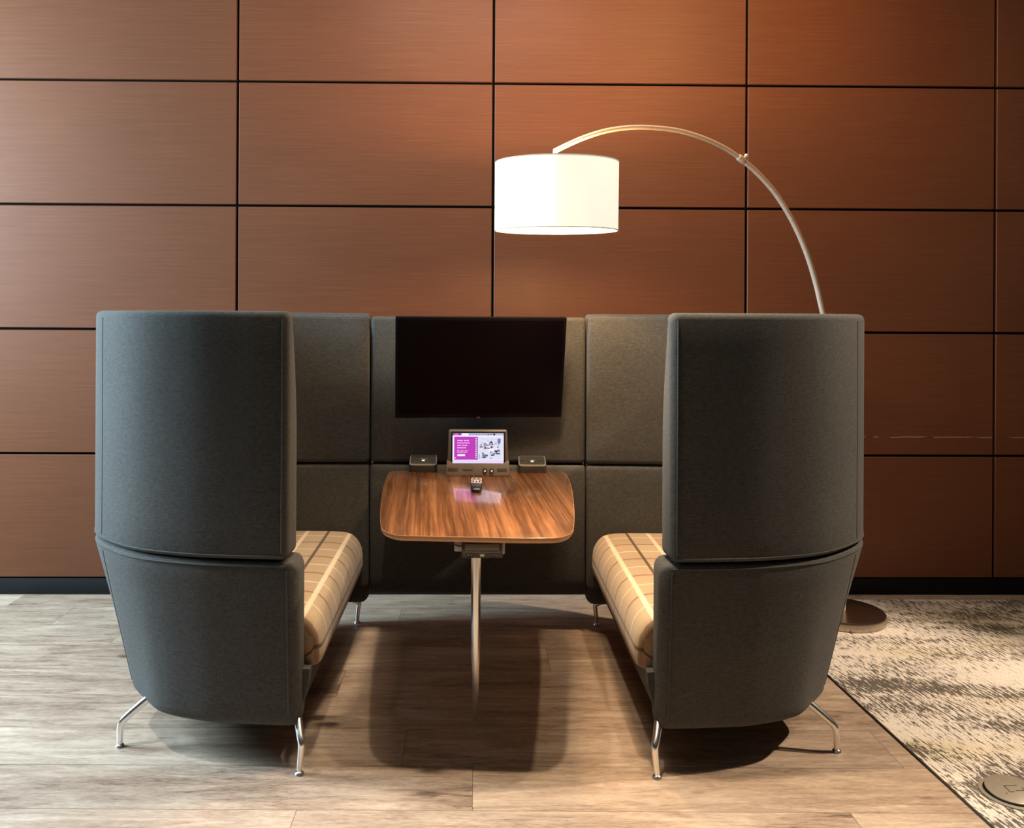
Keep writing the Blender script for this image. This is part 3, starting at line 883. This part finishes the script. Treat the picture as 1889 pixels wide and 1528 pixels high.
tl = Matrix.Translation(sc) @ Matrix.Rotation(math.radians(2.3), 4, 'X')
msh, nt, b = new_mat('glowing_linen_shade'); g = NB(nt)
wv = g.noise(g.mapping(g.obj(), (220, 220, 400)), 1, 2)
nt.links.new(g.ramp(wv, [(.3, (.52, .52, .46, 1)), (.7, (.60, .60, .53, 1))]), b.inputs['Base Color'])
b.inputs['Roughness'].default_value = .9
b.inputs['Emission Color'].default_value = (1, .985, .82, 1); b.inputs['Emission Strength'].default_value = .76
prof = [(SR, -SHH), (SR, SHH), (SR - .003, SHH), (SR - .003, -SHH)]
sh = lathe('lamp_shade', prof, msh, n=72, closed=True); sh.data.transform(tl); put(sh)
M['hem'] = simple('shade_hem', lin(150, 136, 112), .8, emit=(1, .86, .66, 1), estr=.22)
for z in (-SHH, SHH):
    o = lathe('shade_hem', [(SR + .0008, z - .004 if z > 0 else z), (SR + .0008, z if z > 0 else z + .004), (SR - .0035, z if z > 0 else z + .004), (SR - .0035, z - .004 if z > 0 else z)], M['hem'], n=72, closed=True)
    o.data.transform(tl); at_root(o, lamp); o.parent = sh
# spider and stem
g_ = [tube_geo([(0, 0, SHH - .02), (SR * math.cos(a) * .99, SR * math.sin(a) * .99, SHH - .006)], .002, 6) for a in (.4, .4 + 2 * PI / 3, .4 + 4 * PI / 3)]
o = mesh_obj('shade_spider', *merge(*g_), M['nickel']); o.data.transform(tl); put(o)
e_ = arm[-1]; top = tl @ Vector((0, 0, .02))
put(tube('stem', [e_, e_ + Vector((0, 0, -.012)), Vector((top.x, top.y, top.z + .06)), top], .0065, M['nickel'], n=12))
bulb = lathe('bulb', [(.0001, -.055), (.018, -.050), (.029, -.030), (.030, -.012), (.020, .012), (.013, .030), (.013, .045), (.0001, .045)], mat_emit('bulb_glow', (1, .85, .6, 1), 12), n=24)
bulb.data.transform(tl); put(bulb)

# ------------------------------------------------------------------ rug and floor box
ex0, ex1 = 1.352, 1.412
ry0, ry1 = .9, 4.105
rug = thing('area_rug', 'cream rug with dark distressed streaks, on the floor right of the booth', 'rug', (2.6, 2.6, 0))
def edgeX(y): return 1.400 + (1.362 - 1.400) * (y - 2.272) / (3.15 - 2.272)
V = [(edgeX(ry0), ry0), (4.6, ry0), (4.6, ry1 + .02), (edgeX(ry1), ry1 - .012)]
def sheet(name, poly, z0, z1, m):
    n = len(poly)
    VV = [(x, y, z) for z in (z0, z1) for x, y in poly]
    return mesh_obj(name, VV, [tuple(range(n)), tuple(range(n, 2 * n))] + [(i, (i + 1) % n, n + (i + 1) % n, n + i) for i in range(n)], m, smooth=False)
at_root(sheet('pile', V, .0005, .0060, M['rug']), rug)
be = [(edgeX(ry0) - .005, ry0 - .005), (4.605, ry0 - .005), (4.605, ry1 + .025), (edgeX(ry1) - .005, ry1 - .007)]
at_root(sheet('binding', be, 0, .0048, M['rugedge']), rug)
fb = atZ(1868, 1461.5, .012)
fx = thing('floor_box', 'round grey floor outlet lid on the rug, at the lower right corner', 'floor outlet', (fb.x, fb.y, .006))
lathe('flange', [(.0001, 0), (.086, 0), (.086, .003), (.080, .0045), (.0001, .0045)], M['lid'], fx, 48)
ld = lathe('lid', [(.0001, .0), (.066, .0), (.070, .003), (.070, .006), (.066, .008), (.0001, .008)], M['lid'], fx, 48)
ld.location = (0, 0, .006); ld.rotation_euler = (math.radians(3.5), math.radians(-2), 0); ld.location.z = .0085
bm = bmesh.new()
for x0, x1, y0, y1 in ((-.018, .020, .012, .0145), (-.018, -.0155, -.014, .012), (-.018, -.004, -.0165, -.014), (.002, .030, -.012, -.0095), (.0275, .030, -.012, .004), (-.034, -.026, -.022, -.0195)):
    add_box(bm, x0, x1, y0, y1, .0072, .0085)
bm_obj('lid_slots', bm, M['rugedge'], ld, smooth=False)
lathe('gasket', [(.060, .0042), (.074, .0042), (.074, .0072), (.060, .0072)], M['base'], fx, 48, closed=True)
tube('plug_cable', [(.02, -.066, .012), (.045, -.074, .010), (.09, -.080, .008), (.16, -.070, .007), (.30, -.06, .007)], .005, M['base'], fx, 8)

# ------------------------------------------------------------------ lights
def spot(name, loc, tgt, power, ang, col, rad=.04, blend=.35):
    l = bpy.data.lights.new(name, 'SPOT'); l.energy = power; l.spot_size = math.radians(ang); l.spot_blend = blend
    l.color = col; l.shadow_soft_size = rad
    o = bpy.data.objects.new(name, l); C.objects.link(o); o.location = loc
    o.rotation_euler = (Vector(tgt) - Vector(loc)).to_track_quat('-Z', 'Y').to_euler(); return o
def area(name, loc, tgt, sx_, sy_, power, col):
    l = bpy.data.lights.new(name, 'AREA'); l.shape = 'RECTANGLE'; l.size = sx_; l.size_y = sy_; l.energy = power; l.color = col
    o = bpy.data.objects.new(name, l); C.objects.link(o); o.location = loc
    o.rotation_euler = (Vector(tgt) - Vector(loc)).to_track_quat('-Z', 'Y').to_euler(); return o
WARM = (1.0, .80, .56); WARM2 = (1.0, .66, .36)
pl_ = bpy.data.lights.new('lamp_bulb_light', 'POINT'); pl_.energy = 22; pl_.color = (1, .68, .38); pl_.shadow_soft_size = .035
po = bpy.data.objects.new('lamp_bulb_light', pl_); C.objects.link(po); po.location = tl @ Vector((0, 0, -.075))
pl2 = bpy.data.lights.new('lamp_bulb_uplight', 'POINT'); pl2.energy = 38; pl2.color = (1, .58, .26); pl2.shadow_soft_size = .03
po2 = bpy.data.objects.new('lamp_bulb_uplight', pl2); C.objects.link(po2); po2.location = tl @ Vector((.05, 0, .07))
area('window_daylight', (XL - .04, (WY0 + WY1) / 2, (WZ0 + WZ1) / 2), (0, (WY0 + WY1) / 2, (WZ0 + WZ1) / 2 - .3), WY1 - WY0, WZ1 - WZ0, 560, (.60, .84, 1.0))
spot('downlight_aisle', (-.15, 2.45, 3.2), (.05, 2.75, 0), 115, 50, WARM, .03, .5)
spot('downlight_table', (.75, 2.75, 3.2), (.40, 2.8, 0), 115, 50, WARM, .03, .5)
spot('downlight_front', (.35, 2.44, 3.2), (.45, 2.02, 0), 250, 48, WARM, .04, .8)
spot('downlight_rug', (3.0, 2.45, 3.2), (2.3, 2.45, 0), 110, 56, WARM, .03, .6)
spot('downlight_sofa_side', (3.5, 2.75, 3.2), (1.5, 2.75, .5), 720, 46, (1, .80, .60), .03, .5)
spot('downlight_wall', (1.2, 2.75, 3.24), (1.25, 4.15, 2.6), 140, 120, (1, .52, .19), .05, .9)
spot('cool_fill_left', (-2.0, 2.25, 3.2), (-1.75, 2.2, 0), 330, 58, (.80, .88, 1), .08, .8)  # added cool fill to brighten the left floor, not a real fixture
area('aisle_fill_light', (0, 3.15, ZC - .01), (0, 3.15, 0), 1.2, 1.0, 38, (1, .86, .70))  # added soft fill that lifts the aisle shadows, no actual ceiling panel

w = bpy.data.worlds.new('dim_room'); S.world = w; w.use_nodes = True
w.node_tree.nodes['Background'].inputs[0].default_value = (.75, .85, 1, 1)
w.node_tree.nodes['Background'].inputs[1].default_value = .3

# ------------------------------------------------------------------ camera
cam = bpy.data.cameras.new('camera'); co_ = bpy.data.objects.new('camera', cam); C.objects.link(co_)
cam.sensor_fit = 'HORIZONTAL'; cam.sensor_width = 36; cam.lens = F / 1889 * 36
cam.shift_x = (944.5 - CX) / 1889; cam.shift_y = (CY - 764) / 1889
cam.clip_start = .05
co_.location = (0, 0, H); co_.rotation_euler = (PI / 2, -ROLL, 0)
S.camera = co_
S.view_settings.view_transform = 'Standard'; S.view_settings.look = 'None'
S.view_settings.gamma = 1; S.view_settings.use_curve_mapping = False
S.view_settings.exposure = 0.0
S.cycles.use_denoising = True
S.cycles.max_bounces = 6; S.cycles.diffuse_bounces = 4; S.cycles.glossy_bounces = 4
S.cycles.sample_clamp_indirect = 6
